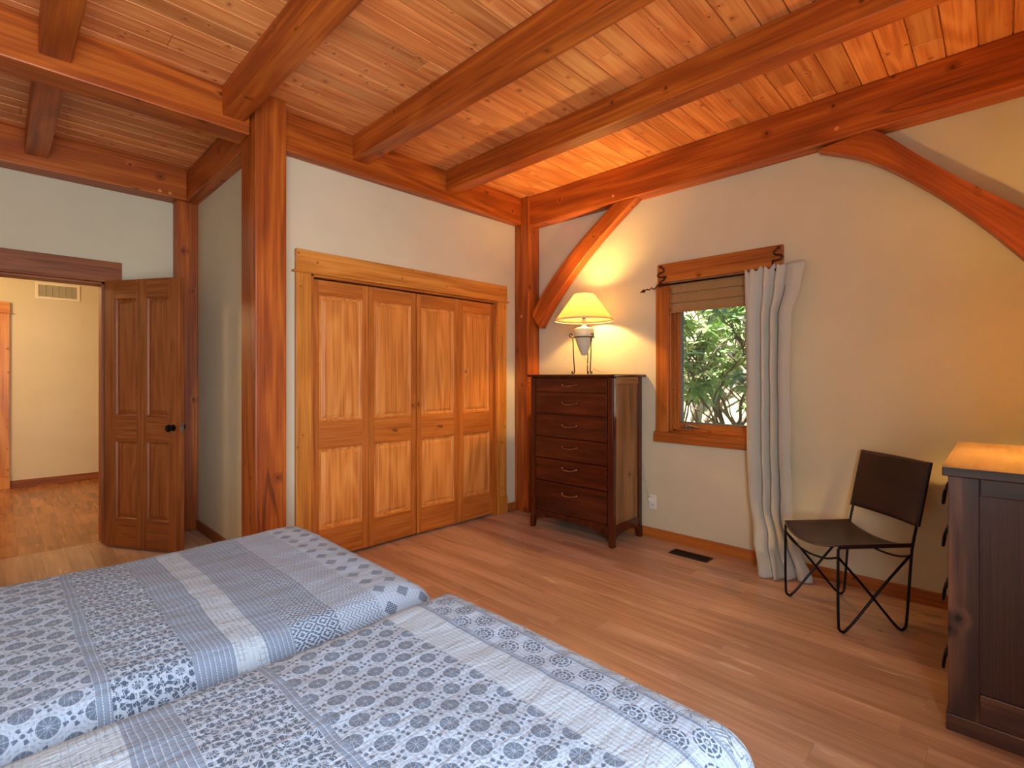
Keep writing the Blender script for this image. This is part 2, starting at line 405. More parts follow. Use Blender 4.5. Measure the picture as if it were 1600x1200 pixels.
def tag(o, label=None, cat=None, group=None, kind=None):
    if label: o['label'] = label
    if cat: o['category'] = cat
    if group: o['group'] = group
    if kind: o['kind'] = kind
    return o
def root(name, loc, rz=0, label=None, cat=None, group=None, kind=None):
    o = bpy.data.objects.new(name, None); COL.objects.link(o); o.location = loc; o.rotation_euler = (0, 0, rz)
    o.empty_display_size = .1; o['_w'] = list(loc)
    return tag(o, label, cat, group, kind)
def struct(o): o['kind'] = 'structure'; return o
def catmull(P, n=8, closed=False):
    P = [Vector(p) for p in P]; out = []
    k = len(P)
    for i in range(k if closed else k-1):
        if closed: a, b, c, d = P[(i-1) % k], P[i], P[(i+1) % k], P[(i+2) % k]
        else: a, b, c, d = P[max(i-1, 0)], P[i], P[i+1], P[min(i+2, k-1)]
        for j in range(n):
            t = j/n
            out.append(.5*((2*b)+(c-a)*t+(2*a-5*b+4*c-d)*t*t+(3*b-a-3*c+d)*t**3))
    if not closed: out.append(P[-1])
    return out

# ------------------------------------------------------------------ dimensions (metres)
YA, XB, ZC = 3.42, 3.72, 3.03
XS, YS, YD, XC, YH = -1.2, -.45, 5.045, 1.215, 8.3
DX0, DX1, DZ = -.22, .60, 2.04      # doorway
CX0, CX1, CZ = 1.515, 3.298, 2.01   # closet opening
WY0, WY1, WZ0, WZ1 = 1.165, 1.875, .865, 2.04

# ------------------------------------------------------------------ room shell
def planks(name, mat, x0, x1, y0, y1, z, w, length, along, lift=.004, thick=.02, gap=0.0):
    b = MB(); W0, W1 = (y0, y1) if along == 'x' else (x0, x1); L0, L1 = (x0, x1) if along == 'x' else (y0, y1)
    a = W0
    if gap: b.box(x0, x1, y0, y1, z+thick-.004, z+thick+.02)
    while a < W1-1e-4:
        a2 = min(a+w, W1); l = L0 - random.random()*length
        while l < L1:
            l2 = l + length*(.75+.5*random.random()); s0, s1 = max(l, L0), min(l2, L1)
            if s1 > s0+.001:
                if along == 'x': b.box(s0+gap*.2, s1-gap*.2, a+gap/2, a2-gap/2, z, z+thick, 0)
                else: b.box(a, a2, s0, s1, z, z+thick, 1)
            l = l2
        a = a2
    return struct(b.build(name, mat, bevel=lift, smooth=0))
fl = planks('floor', M['floor'], XS-.1, XB+.1, YS-.1, YD+.06, -.02, .128, 1.5, 'y', .0012)
fl2 = planks('floor_hall', M['floor_hall'], XS-1.2, 1.9, YD+.06, YH+.1, -.02, .14, .42, 'y', .0014)
planks('ceiling', M['pine_ceiling'], XS-.1, XB+.1, YS-.1, YD+.1, ZC, .127, 2.6, 'x', .004, gap=.0045)
b = MB(); b.box(XS-1.2, 1.9, YD+.13, YH+.1, 2.62, 2.7); struct(b.build('ceiling_hall', M['hallwall']))

def wall(name, boxes, mat='wall'):
    b = MB()
    for q in boxes: b.box(*q)
    return struct(b.build(name, M[mat]))
wall('wall_closet', [(1.282, CX0, YA, YA+.1, 0, ZC), (CX1, XB, YA, YA+.1, 0, ZC), (CX0, CX1, YA, YA+.1, CZ, ZC), (XC+.1, XB, YA+.72, YA+.8, 0, ZC)])
wall('wall_alcove', [(XC, XC+.1, 3.472, YD, 0, ZC)])
wall('wall_window', [(XB, XB+.13, YS-.1, WY0, 0, ZC), (XB, XB+.13, WY1, YA+.8, 0, ZC), (XB, XB+.13, WY0, WY1, 0, WZ0), (XB, XB+.13, WY0, WY1, WZ1, ZC)])
SX0, SX1, SZ0, SZ1 = -1.0, .75, .55, 2.25
wall('wall_south', [(XS-.1, SX0, YS-.13, YS, 0, ZC), (SX1, XB, YS-.13, YS, 0, ZC), (SX0, SX1, YS-.13, YS, 0, SZ0), (SX0, SX1, YS-.13, YS, SZ1, ZC)])
wall('wall_headboard', [(XS-.1, XS, YS, YD, 0, ZC)])
wall('wall_doorway', [(XS-.1, DX0, YD, YD+.13, 0, ZC), (DX1, XC+.1, YD, YD+.13, 0, ZC), (DX0, DX1, YD, YD+.13, DZ, ZC)])
wall('wall_hall_far', [(XS-1.2, 1.9, YH, YH+.1, 0, 2.7)], 'hallwall')
wall('wall_hall_left', [(XS-1.3, XS-1.2, YD+.13, YH+.1, 0, 2.7)], 'hallwall')
wall('wall_hall_right', [(1.8, 1.9, YD+.13, YH, 0, 2.62)], 'hallwall')

def board(name, boxes, mat='dark_trim', bevel=.003, parent=None):
    b = MB()
    for q in boxes: b.box(*q)
    return b.build(name, M[mat], parent, bevel=bevel, smooth=0)
T = .03
TN = [0]
def trim(boxes, mat='pine_trim', name=None):
    TN[0] += 1
    return struct(board(name or 'trim_%d' % TN[0], boxes, mat))
trim([(1.41, CX0, YA-T+.004, YA, 0, CZ)]); trim([(CX1, 3.417, YA-T+.004, YA, .165, CZ)]); trim([(CX1-.002, 3.42, YA-T-.008, YA, 0, .165)])
trim([(1.41, 3.417, YA-T-.004, YA, CZ+.012, 2.165)])
trim([(1.388, 3.437, YA-T-.018, YA, CZ-.002, CZ+.012)])
# jamb of the closet
trim([(CX0-.002, CX0+.02, YA-.022, YA+.1, 0, CZ), (CX1-.02, CX1+.002, YA-.022, YA+.1, 0, CZ), (CX0, CX1, YA-.022, YA+.1, CZ-.018, CZ+.002)], 'closet')
# doorway casing
trim([(DX0-.1, DX0, YD-T, YD, 0, DZ), (DX0-.11, DX1+.105, YD-T-.002, YD, DZ+.012, 2.205), (DX0-.125, DX1+.12, YD-T-.014, YD, DZ, DZ+.012)], 'door')
trim([(DX1, DX1+.09, YD-T, YD, 0, DZ)], 'door')
trim([(DX0-.001, DX0+.02, YD-.01, YD+.14, 0, DZ), (DX1-.02, DX1+.001, YD-.01, YD+.14, 0, DZ), (DX0, DX1, YD-.01, YD+.14, DZ-.018, DZ)], 'door')
# hall door casing on the far wall
trim([(.03, .121, YH-.03, YH, .14, 2.04), (.02, .124, YH-.036, YH, 0, .14)], 'pine_trim'); trim([(-1.0, .125, YH-.034, YH, 2.052, 2.17), (-1.0, .14, YH-.045, YH, 2.04, 2.052)], 'pine_trim')
# baseboards
def baseboard(side, boxes, mat='dark_trim'): struct(board('baseboard_'+side, boxes, mat))
BH = .08
baseboard('window', [(XB-.016, XB, YS, 3.24, 0, BH)])
baseboard('closet', [(3.42, 3.553, YA-.016, YA, 0, BH), (1.28, 1.41, YA-.016, YA, 0, BH)])
baseboard('hall', [(.124, 1.8, YH-.016, YH, 0, .085)], 'door')
baseboard('alcove', [(XC-.016, XC, 3.48, 4.93, 0, BH)], 'door')
baseboard('south', [(XS, XB-.016, YS, YS+.016, 0, BH)])
baseboard('headboard', [(XS, XS+.016, YS+.016, YD, 0, BH)])
baseboard('doorway', [(XS+.016, DX0-.1, YD-.016, YD, 0, BH), (DX1+.09, 1.05, YD-.016, YD, 0, BH)], 'door')

# ------------------------------------------------------------------ timber frame
def timber(name, box, label, cat, pegs=(), group=None, g=None, bevel=.008):
    b = MB(); b.box(*box, g=g); o = b.build(name, M['timber'], bevel=bevel, smooth=0)
    tag(o, label, cat, group)
    for (p, ax) in pegs:
        k = MB(); p = Vector(p); d = Vector((-.004, 0, 0)) if ax == 'x' else Vector((0, -.004, 0))
        k.tube([p-d*3, p+d*.6, p+d], [.013, .013, .010], 16); k.build('peg', M['peg'], o)
    return o
timber('timber_post', (1.094, 1.28, 3.22, 3.47, 0, ZC), 'thick knotty timber post standing free at the corner between closet wall and alcove', 'post')
timber('timber_post', (3.553, XB, 3.242, YA, 0, ZC), 'timber post in the room corner behind the tall chest of drawers', 'post', [((3.553, 3.33, 1.885), 'x')])
timber('timber_post', (1.055, XC, 4.93, YD, 0, 2.78), 'dark timber post in the alcove corner behind the open door', 'post')
timber('timber_post', (3.553, XB, YS, -.27, 0, 2.755), 'timber post on the window wall behind the dark sideboard, carrying the big arched brace', 'post')
timber('wall_beam', (1.28, 3.553, 3.33, YA, 2.772, ZC), 'horizontal timber beam along the top of the closet wall', 'beam')
timber('wall_beam', (XS, 1.094, 3.31, 3.49, 2.785, ZC), 'timber beam crossing open ceiling from the left edge to the thick free-standing post', 'beam')
timber('wall_beam', (XS, 1.12, 4.87, YD, 2.772, ZC), 'cracked timber beam above the doorway wall with two pegs near its right end', 'beam', [((.931, 4.87, 2.805), 'y'), ((1.0, 4.87, 2.803), 'y')])
timber('wall_beam', (1.12, XC+.005, 3.47, 4.95, 2.772, ZC), 'short dark timber beam over the alcove side wall behind the thick post', 'beam')
timber('wall_beam', (3.58, XB, -.27, 3.25, 2.752, ZC), 'long timber beam above the window with two curved braces under it', 'beam', [((3.58, 2.31, 2.806), 'x'), ((3.58, .72, 2.816), 'x')])
timber('wall_beam', (XS, XB, YS, -.27, 2.772, ZC), 'timber beam over the wall behind the camera', 'beam')
JL = ['leftmost ceiling joist, crossing the alcove and doorway side of the ceiling', 'ceiling joist that ends against the beam just left of the thick free-standing post', 'ceiling joist meeting the closet beam above the left closet doors', 'ceiling joist nearest the window wall, throwing a lamp shadow on the pine boards']
for (x0, x1), lb in zip(((.146, .268), (.940, 1.065), (1.787, 1.907), (2.63, 2.755)), JL):
    timber('ceiling_joist', (x0, x1, -.30, 3.36 if x0 > .2 else 4.89, 2.855, ZC), lb, 'ceiling joist', group='ceiling joists', g=1)

def brace(pts_lo, pts_up, x0, x1, label):
    b = MB(); n = len(pts_lo)-1; L = [0]
    for i in range(n): L.append(L[-1] + (Vector(pts_lo[i+1])-Vector(pts_lo[i])).length)
    pid = b.pid()
    def sec(i):
        (y0, z0), (y1, z1) = pts_lo[i], pts_up[i]
        return [Vector((x0, y0, z0)), Vector((x0, y1, z1)), Vector((x1, y1, z1)), Vector((x1, y0, z0))]
    R_ = [[b.bm.verts.new(p) for p in sec(i)] for i in range(n+1)]
    for i in range(n):
        for k in range(4):
            f = b.bm.faces.new([R_[i][k], R_[i][(k+1) % 4], R_[i+1][(k+1) % 4], R_[i+1][k]])
            for lp, (ii, kk) in zip(f.loops, ((i, k), (i, k+1), (i+1, k+1), (i+1, k))): lp[b.uv].uv = (L[ii], pid+kk*.13)
    b.bm.faces.new(R_[0]); b.bm.faces.new(list(reversed(R_[-1])))
    o = b.build('curved_brace', M['timber'], bevel=.005, smooth=20); tag(o, label, 'brace')
def bez(a, c, d, n=14):
    return [((1-t)**2*a[0]+2*t*(1-t)*c[0]+t*t*d[0], (1-t)**2*a[1]+2*t*(1-t)*c[1]+t*t*d[1]) for t in [i/n for i in range(n+1)]]
# lower (inner) and upper (outer) curves as (y, z)
brace(bez((3.145, 1.762), (2.80, 2.28), (2.10, 2.752)), bez((3.243, 1.90), (2.96, 2.33), (2.31, 2.752)), 3.60, 3.695, 'short curved timber brace between corner post and beam, above the table lamp')
LO_ = [(.83, 2.725), (.57, 2.59), (.31, 2.36), (.10, 2.13), (-.085, 1.89), (-.19, 1.72), (-.272, 1.54)]
UP_ = [(.62, 2.752), (.52, 2.74), (.32, 2.53), (.10, 2.31), (-.085, 2.14), (-.19, 2.02), (-.272, 1.92)]
def cr2(P, n=5): return [(v.x, v.y) for v in catmull([(p[0], p[1], 0) for p in P], n)]
brace(cr2(LO_), cr2(UP_), 3.60, 3.695, 'large arched timber brace curving down to the right edge under the window-wall beam')

# ------------------------------------------------------------------ panelled doors
def frame_and_panels(w, h, t, stile, rows, cols, mat, parent, x_off=0, name='door_leaf', recess=.012, pmat=None):
    """leaf in local XZ plane, thickness in Y (0..t); rows=[(z0,z1)], cols=[(x0,x1)] of panel openings"""
    b = MB(); xs = [0] + [v for c in cols for v in c] + [w]; X = lambda v: v+x_off
    for i in range(0, len(xs), 2): b.box(X(xs[i]), X(xs[i+1]), 0, t, 0, h, 2)
    zs = [0] + [v for r in rows for v in r] + [h]
    for c in cols:
        for i in range(0, len(zs), 2): b.box(X(c[0]), X(c[1]), 0.0005, t-.0005, zs[i], zs[i+1], 0)
    leaf = b.build(name, mat, parent, bevel=.0025, smooth=0, local=True)
    for c in cols:
        for r in rows:
            p = MB(); m1, m2 = .012, .048
            def ring(ins, y): return [Vector((X(c[0])+ins, y, r[0]+ins)), Vector((X(c[1])-ins, y, r[0]+ins)), Vector((X(c[1])-ins, y, r[1]-ins)), Vector((X(c[0])+ins, y, r[1]-ins))]
            for sgn in (0, 1):
                yb = (recess+.006 if sgn == 0 else t-recess-.006); yt = (recess-.006 if sgn == 0 else t-recess+.006); ye = .006 if sgn == 0 else t-.006
                R_ = [ring(-.001, ye), ring(.010, yb), ring(m1, yb), ring(min(m2, (c[1]-c[0])*.2), yt)]
                vs = [[p.bm.verts.new(q) for q in rr] for rr in R_]; pid = p.pid()
                fs = []
                for A, B in zip(vs, vs[1:]):
                    for k in range(4): fs.append(p.bm.faces.new([A[k], A[(k+1) % 4], B[(k+1) % 4], B[k]]))
                fs.append(p.bm.faces.new(vs[-1]))
                for f in fs:
                    for lp in f.loops: lp[p.uv].uv = (lp.vert.co.z, pid+lp.vert.co.x)
            p.build('raised_panel', pmat or mat, leaf, local=True, smooth=0)
    return leaf
def knob(parent, p, d, r, mat, plate=True):
    b = MB(); p = Vector(p); d = Vector(d)
    prof = [(0, r*.95), (.004, r*.9), (.006, r*.4), (.022, r*.38), (.028, r*.85), (.038, r*1.05), (.047, r*.9), (.052, r*.45)]
    b.tube([p+d*a for a, _ in prof], [q for _, q in prof], 18)
    return b.build('door_knob', mat, parent, local=True)

# bedroom door, swung open into the room
hx, hy = .585, 4.905; fx, fy = .942, 4.300
ang = math.atan2(fy-hy, fx-hx); dw = math.hypot(fx-hx, fy-hy)
door1 = root('door_1', (hx, hy, .012), ang, kind='structure')
st = .098
cols4 = [(.098, dw/2-.045), (dw/2+.045, dw-.098)]
leaf = frame_and_panels(dw, 2.02, .038, .098, [(.22, .80), (1.0, 1.88)], cols4, M['door'], door1)
for o_ in [leaf] : pass
knob(leaf, (dw-.06, -.0, .915), (0, -1, 0), .026, M['black']); knob(leaf, (dw-.06, .038, .915), (0, 1, 0), .026, M['black'])
b = MB(); b.box(dw-.0005, dw+.0015, .007, .031, .88, .95); b.cyl((dw, .019, .915), (dw+.009, .019, .915), .008); b.build('latch_plate', M['steel'], leaf, local=True)
for hz in (.25, 1.0, 1.78):
    b = MB(); b.cyl((-.006, .03, hz-.045), (-.006, .03, hz+.045), .006); b.box(-.004, .03, .036, .0395, hz-.045, hz+.045); b.build('hinge', M['black'], leaf, local=True)

# closet bifold doors: two pairs
def bifold(name, xa, xm, xb, knob_leaf):
    r = root(name, (xa, YA+.012, .018), 0, kind='structure')
    fold = -.012
    for i, (p0, p1, y0, y1) in enumerate(((xa, xm, 0, fold), (xm, xb, fold, 0))):
        w = math.hypot(p1-p0, y1-y0) - .003
        lf = frame_and_panels(w, 1.965, .032, .05, [(.205, .775), (.965, 1.862)], [(.046, w-.046)], M['closet'], r, recess=.014, pmat=M['closet_panel'])
        lf.location = (p0-xa+.0015, y0, 0); lf.rotation_euler = (0, 0, math.atan2(y1-y0, p1-p0))
        if i == knob_leaf: knob(lf, (w/2, 0, .865), (0, -1, 0), .011, M['nickel'])
    return r
xm0, xm1 = CX0+.022, CX1-.022; q = (xm1-xm0)/4
bifold('door_2', xm0, xm0+q-.006, xm0+2*q-.002, 1)
bifold('door_3', xm0+2*q+.002, xm0+3*q+.006, xm1, 0)
b = MB(); b.box(CX0+.02, CX1-.02, YA+.02, YA+.05, CZ-.03, CZ-.018); struct(b.build('trim_closet_track', M['iron']))
# hall door (closed, beyond the doorway)
dh = root('door_4', (-.80, YH-.012, .01), 0, kind='structure')
lf = frame_and_panels(.82, 2.02, .012, .1, [(.22, .80), (1.0, 1.88)], [(.1, .365), (.455, .72)], M['door'], dh, recess=.004)

# ------------------------------------------------------------------ window 1 with sash, glass
win = root('window_1', (XB, (WY0+WY1)/2, WZ0), 0, kind='structure')
board('window_casing', [(XB-T, XB, WY1, WY1+.107, WZ0, WZ1)], parent=win)
board('window_casing', [(XB-T, XB, WY0-.107, WY0, WZ0, WZ1)], parent=win)
board('window_head', [(XB-T-.004, XB, 1.052, 1.965, WZ1+.004, 2.192)], parent=win)
board('window_apron', [(XB-T-.004, XB, 1.035, 2.0, .783, WZ0)], parent=win)
board('window_jamb', [(XB-.012, XB+.11, WY1-.014, WY1, WZ0, WZ1), (XB-.012, XB+.11, WY0, WY0+.014, WZ0, WZ1), (XB-.012, XB+.11, WY0, WY1, WZ0, WZ0+.014), (XB-.012, XB+.11, WY0, WY1, WZ1-.014, WZ1)], parent=win)
board('window_stop', [(XB+.03, XB+.06, WY1-.034, WY1-.014, WZ0+.014, WZ1-.014), (XB+.03, XB+.06, WY0+.014, WY0+.034, WZ0+.014, WZ1-.014), (XB+.03, XB+.06, WY0+.014, WY1-.014, WZ0+.014, WZ0+.03)], parent=win)
sash = board('sash', [(XB+.06, XB+.1, WY1-.06, WY1-.014, WZ0+.014, WZ1-.014), (XB+.06, XB+.1, WY0+.014, WY0+.06, WZ0+.014, WZ1-.014), (XB+.06, XB+.1, WY0+.06, WY1-.06, WZ0+.014, WZ0+.075), (XB+.06, XB+.1, WY0+.06, WY1-.06, WZ1-.06, WZ1-.014)], 'closet', parent=win)
board('glazing_bead', [(XB+.058, XB+.09, WY1-.072, WY1-.06, WZ0+.075, WZ1-.06), (XB+.058, XB+.09, WY0+.06, WY0+.072, WZ0+.075, WZ1-.06), (XB+.058, XB+.09, WY0+.06, WY1-.06, WZ0+.075, WZ0+.084)], 'gasket', .001, sash)
b = MB(); b.box(XB+.078, XB+.084, WY0+.062, WY1-.062, WZ0+.078, WZ1-.062); b.build('window_pane', M['glass'], sash, smooth=0)
b = MB(); cy_ = 1.735
b.box(XB+.02, XB+.05, cy_-.02, cy_+.045, WZ0+.03, WZ0+.046); b.tube(catmull([(XB+.03, cy_+.02, WZ0+.046), (XB+.02, cy_-.0, WZ0+.058), (XB+.01, cy_-.07, WZ0+.052), (XB+.005, cy_-.10, WZ0+.05)]), .006); b.sphere((XB+.03, cy_+.02, WZ0+.052), .014)
b.build('crank_handle', M['steel'], win, bevel=.002)
# window 2 in the south wall, behind the camera
w2 = root('window_2', ((SX0+SX1)/2, YS, SZ0), 0, kind='structure')
board('window_frame', [(SX0, SX0+.05, YS-.1, YS-.03, SZ0, SZ1), (SX1-.05, SX1, YS-.1, YS-.03, SZ0, SZ1), (SX0, SX1, YS-.1, YS-.03, SZ0, SZ0+.05), (SX0, SX1, YS-.1, YS-.03, SZ1-.05, SZ1), ((SX0+SX1)/2-.02, (SX0+SX1)/2+.02, YS-.1, YS-.03, SZ0+.05, SZ1-.05)], parent=w2)
board('window_casing', [(SX0-.1, SX0, YS, YS+.025, SZ0, SZ1), (SX1, SX1+.1, YS, YS+.025, SZ0, SZ1), (SX0-.1, SX1+.1, YS, YS+.03, SZ1, SZ1+.14), (SX0-.1, SX1+.1, YS, YS+.03, SZ0-.09, SZ0)], parent=w2)

# ------------------------------------------------------------------ woven roman shade
def shade_fn(a, c):
    # a across (0..1), c down (0..1)
    y = 1.868 - a*(1.868-1.172); z = 2.026 - c*(2.026-1.80)
    k = c*3.0; f = k - math.floor(min(k, 2.999)); x = XB-.004 - .022*(f**1.4) - (.008 if c > .95 else 0)
    return Vector((x, y, z))
b = MB(); b.grid(shade_fn, 24, 48, lambda a, c: (a*.7, c*.3))
rs = b.build('roman_shade', M['bamboo'], solid=.004, smooth=50); tag(rs, 'brown woven bamboo roman shade drawn up at the top of the window', 'window shade')
b = MB(); b.box(XB-.02, XB+.01, 1.172, 1.868, 2.012, 2.026); b.build('headrail', M['bamboo'], rs)
b = MB(); b.tube(catmull([(XB-.02, 1.215, 1.80), (XB-.035, 1.215, 1.4), (XB-.042, 1.20, .9), (XB-.04, 1.19, .42)]), .0018, 6); b.sphere((XB-.04, 1.19, .40), .012, (1, 1, 1.8)); b.build('pull_cord', M['bronze'], rs)

# ------------------------------------------------------------------ iron rod with serpent brackets
rz_, rx_ = 2.022, 3.672
b = MB(); b.tube([(rx_, 1.955, rz_-.0), (rx_, .985, rz_)], .0065, 12)
rod = b.build('curtain_rod', M['iron']); tag(rod, 'thin dark iron curtain rod with wavy serpent brackets across the window head', 'curtain rod')
b = MB(); w_ = [(rx_, 1.955, rz_), (rx_, 1.975, rz_-.012), (rx_, 1.99, rz_-.022), (rx_, 2.01, rz_-.008), (rx_, 2.03, rz_-.022), (rx_, 2.05, rz_-.016), (rx_, 2.085, rz_-.028)]
b.tube(catmull(w_, 6), .0042, 8); b.tube([(rx_, 2.07, rz_-.024), (rx_, 2.075, rz_-.025), (rx_, 2.115, rz_-.034)], [.004, .015, .001], 8); b.build('finial', M['bronze'], rod)
for yc, s in ((1.925, 1), (1.078, -1)):
    b = MB(); zt = 2.145; hx_ = XB-.052
    b = MB(); zt = 2.145; hx_ = XB-.050
    P = [(hx_, yc+.004*s, zt+.022), (hx_, yc-.020*s, zt+.004), (hx_, yc-.016*s, zt-.018), (hx_, yc+.016*s, zt-.026), (hx_, yc+.030*s, zt-.044), (hx_, yc+.008*s, zt-.058), (hx_-.004, yc-.024*s, zt-.062), (hx_-.006, yc-.026*s, zt-.084), (hx_-.006, yc+.002*s, zt-.094), (hx_-.006, yc+.012*s, zt-.112), (rx_-.012, yc+.002*s, rz_-.012), (rx_-.016, yc-.010*s, rz_-.002), (rx_-.008, yc-.008*s, rz_+.012)]
    b.tube(catmull(P, 8), .0066, 8); b.sphere((hx_, yc+.006*s, zt+.024), .011, (.6, 1.1, 1.0)); b.sphere((hx_+.012, yc-.03*s, zt-.058), .009, (2.0, 1, 1)); b.build('serpent_bracket', M['bronze'], rod)

# ------------------------------------------------------------------ curtain
def lerpk(keys, t):
    for (a, va), (c, vc) in zip(keys, keys[1:]):
        if t <= c:
            f = (t-a)/(c-a); f = f*f*(3-2*f); return va+(vc-va)*f
    return keys[-1][1]
YL = [(0, 1.272), (.3, 1.262), (.6, 1.258), (.78, 1.24), (.90, 1.185), (1, 1.125)]
YR = [(0, .900), (.06, .925), (.17, .985), (.35, .992), (.6, .985), (.8, .975), (.91, .925), (1, .845)]
def curt(a, t):
    y = lerpk(YL, t)*(1-a) + lerpk(YR, t)*a
    top = math.exp(-t*16)
    # folds: several narrow ones on the left, one deep groove, one broad smooth flap on the right
    g = lambda c, w: math.exp(-((a-c)/w)**2)
    d = .10*math.sin(t*3.0+.5)*(.3+.7*t)
    w = .9*g(.09+d*.2, .10) - .8*g(.27+d*.3, .05) + .8*g(.37+d*.5, .055) - 1.0*g(.475+d*.6, .05) + .9*g(.57+d*.5, .05) - 1.5*g(.67+d*.35, .032)*(.3+.7*min(1, t*4)) + .6*g(.85, .13)
    low = lerpk([(0, 0), (.78, 0), (.92, .45), (1, 1)], t)
    x = 3.632 - .029*w*(1+.3*t) - low*(.185-.15*a)
    x -= .006*top*math.sin(2*PI*9*a)*(1 if a < .6 else .1)
    z = 2.034 - .010*top*w + .012*top*math.sin(2*PI*9*a)*(1 if a < .6 else 0) + .020*a*top - t*(2.034-.007)
    z = max(z, .006)
    # crumples where the cloth stacks up above the floor
    k = lerpk([(0, .15), (.6, .3), (.85, 1), (1, .6)], t)
    x += k*(.0045*math.sin(z*21+a*5+2*math.sin(a*9)) + .003*math.sin(z*47-a*14))
    y += .010*w*(.3+.4*t) + .004*math.sin(z*13+a*4)*k
    x += .020*math.sin(a*10.5+1.2)*low
    if x > 3.662 and z > .78: x = 3.662
    if x > 3.70: x = 3.70
    return Vector((x, y, z))
b = MB(); b.grid(curt, 110, 150, lambda a, t: (a*1.2, t*2.0))
cu = b.build('curtain', M['curtain'], solid=.003, smooth=180); tag(cu, 'off-white linen curtain panel gathered at right of the window, puddling on the floor', 'curtain')
b = MB()
def seam(t):
    p = curt(.735, t); return p + Vector((-.004, 0, 0))
b.tube([seam(i/60) for i in range(4, 59)], .0022, 6); b.build('seam', plain('seam_grey', sr(96, 98, 96), .8), cu)

# ------------------------------------------------------------------ wall outlet, floor vent, hall grille
b = MB(); b.box(XB-.006, XB, 1.992, 2.055, .232, .345); ou = b.build('wall_outlet', M['white_plastic'], bevel=.003); tag(ou, 'white wall outlet with plate low on the wall beside the chest of drawers', 'outlet')
for dz in (.262, .312):
    b = MB(); b.box(XB-.009, XB-.005, 2.006, 2.041, dz-.016, dz+.016); so = b.build('socket', M['white_plastic'], ou, bevel=.003)
    b = MB()
    for dy in (-.008, .006): b.box(XB-.0096, XB-.0088, 2.0235+dy-.001, 2.0235+dy+.002, dz-.006, dz+.008)
    b.build('slots', M['dark'], so)
b = MB(); vx0, vx1, vy0, vy1 = 3.47, 3.585, 1.475, 1.765
b.box(vx0, vx1, vy0, vy0+.012, 0, .005); b.box(vx0, vx1, vy1-.012, vy1, 0, .005); b.box(vx0, vx0+.012, vy0+.012, vy1-.012, 0, .005); b.box(vx1-.012, vx1, vy0+.012, vy1-.012, 0, .005)
fv = b.build('floor_vent', M['black'], bevel=.001); tag(fv, 'black metal floor vent register in the floorboards below the window', 'floor vent')
b = MB()
for i in range(24):
    y = vy0+.016+i*(vy1-vy0-.032)/23; b.box(vx0+.012, vx1-.012, y-.0022, y+.0022, .0005, .004)
b.box((vx0+vx1)/2-.004, (vx0+vx1)/2+.004, vy0+.012, vy1-.012, .0005, .0045); b.build('louvres', M['black'], fv)
b = MB(); b.box(vx0+.011, vx1-.011, vy0+.011, vy1-.011, .0002, .0007); b.build('duct', M['dark'], fv)
gx0, gx1, gz0, gz1 = .338, .747, 2.243, 2.443
b = MB(); b.box(gx0, gx1, YH-.012, YH+.001, gz0, gz0+.028); b.box(gx0, gx1, YH-.012, YH, gz1-.028, gz1); b.box(gx0, gx0+.028, YH-.012, YH, gz0+.028, gz1-.028); b.box(gx1-.028, gx1, YH-.012, YH, gz0+.028, gz1-.028)
gr = b.build('air_grille', M['cream_metal'], bevel=.002); tag(gr, 'cream metal air return grille high on the hall wall seen through the doorway', 'air vent')
b = MB()
for i in range(11):
    z = gz0+.034+i*(gz1-gz0-.068)/10; b.hexa([Vector((x, y, zz)) for x in (gx0+.026, gx1-.026) for y, dz in ((YH-.009, -.006), (YH-.001, .004)) for zz in (z+dz-.0012, z+dz+.0012)])
for i in range(1, 6):
    x = gx0+.028+i*(gx1-gx0-.056)/6; b.box(x-.003, x+.003, YH-.011, YH-.002, gz0+.028, gz1-.028)
b.build('slats', plain('grille_slats', sr(188, 176, 142), .5), gr)

# ------------------------------------------------------------------ tall chest of drawers
CHX, CHY = 3.26, 2.525
ch = root('chest_of_drawers', (3.48, CHY, 0), 0, 'tall dark cherry chest with six drawers, standing in the corner under the table lamp', 'chest of drawers')
x0, x1, y0, y1, zt = 3.262, 3.69, 2.105, 2.945, 1.300
for yy, s in ((y0, 1), (y1, -1)):
    for xx, fr in ((x0, 1), (x1-.05, 0)):
        b = MB(); n = 12
        # corner post with swelling and tapered foot
        def sec(z):
            f = max(0, (.17-z)/.17); w = .052 - .016*f; out = .012*f*f
            return w, out
        pid = b.pid(); rings = []
        for i in range(n+1):
            z = (i/n)**1.7*zt; w, o_ = sec(z); ya, yb = (yy-o_*.6, yy+w) if s > 0 else (yy-w, yy+o_*.6); xa, xb = (xx-o_, xx+w) if fr else (xx+.052-w, xx+.05)
            rings.append([b.bm.verts.new(v) for v in ((xa, ya, z), (xb, ya, z), (xb, yb, z), (xa, yb, z))])
        for i in range(n):
            for k in range(4):
                f = b.bm.faces.new([rings[i][k], rings[i][(k+1) % 4], rings[i+1][(k+1) % 4], rings[i+1][k]])
                for lp in f.loops: lp[b.uv].uv = (lp.vert.co.z, pid+lp.vert.co.x+lp.vert.co.y+(k % 2)*.3)
        b.bm.faces.new(rings[0]); b.bm.faces.new(rings[-1])
        b.build('corner_post', M['cherry'], ch, bevel=.010 if fr else .003, smooth=0)
b = MB(); b.box(x0-.022, XB-.004, y0-.025, y1+.025, zt, zt+.020); b.build('top', M['cherry'], ch, bevel=.005, smooth=0)
b = MB(); b.box(x0+.01, x1-.01, y0+.014, y0+.026, .12, zt-.0); b.build('side_panel', M['cherry_side'], ch)
b = MB(); b.box(x0+.01, x1-.01, y1-.026, y1-.014, .12, zt-.0); b.build('side_panel', M['cherry_side'], ch)
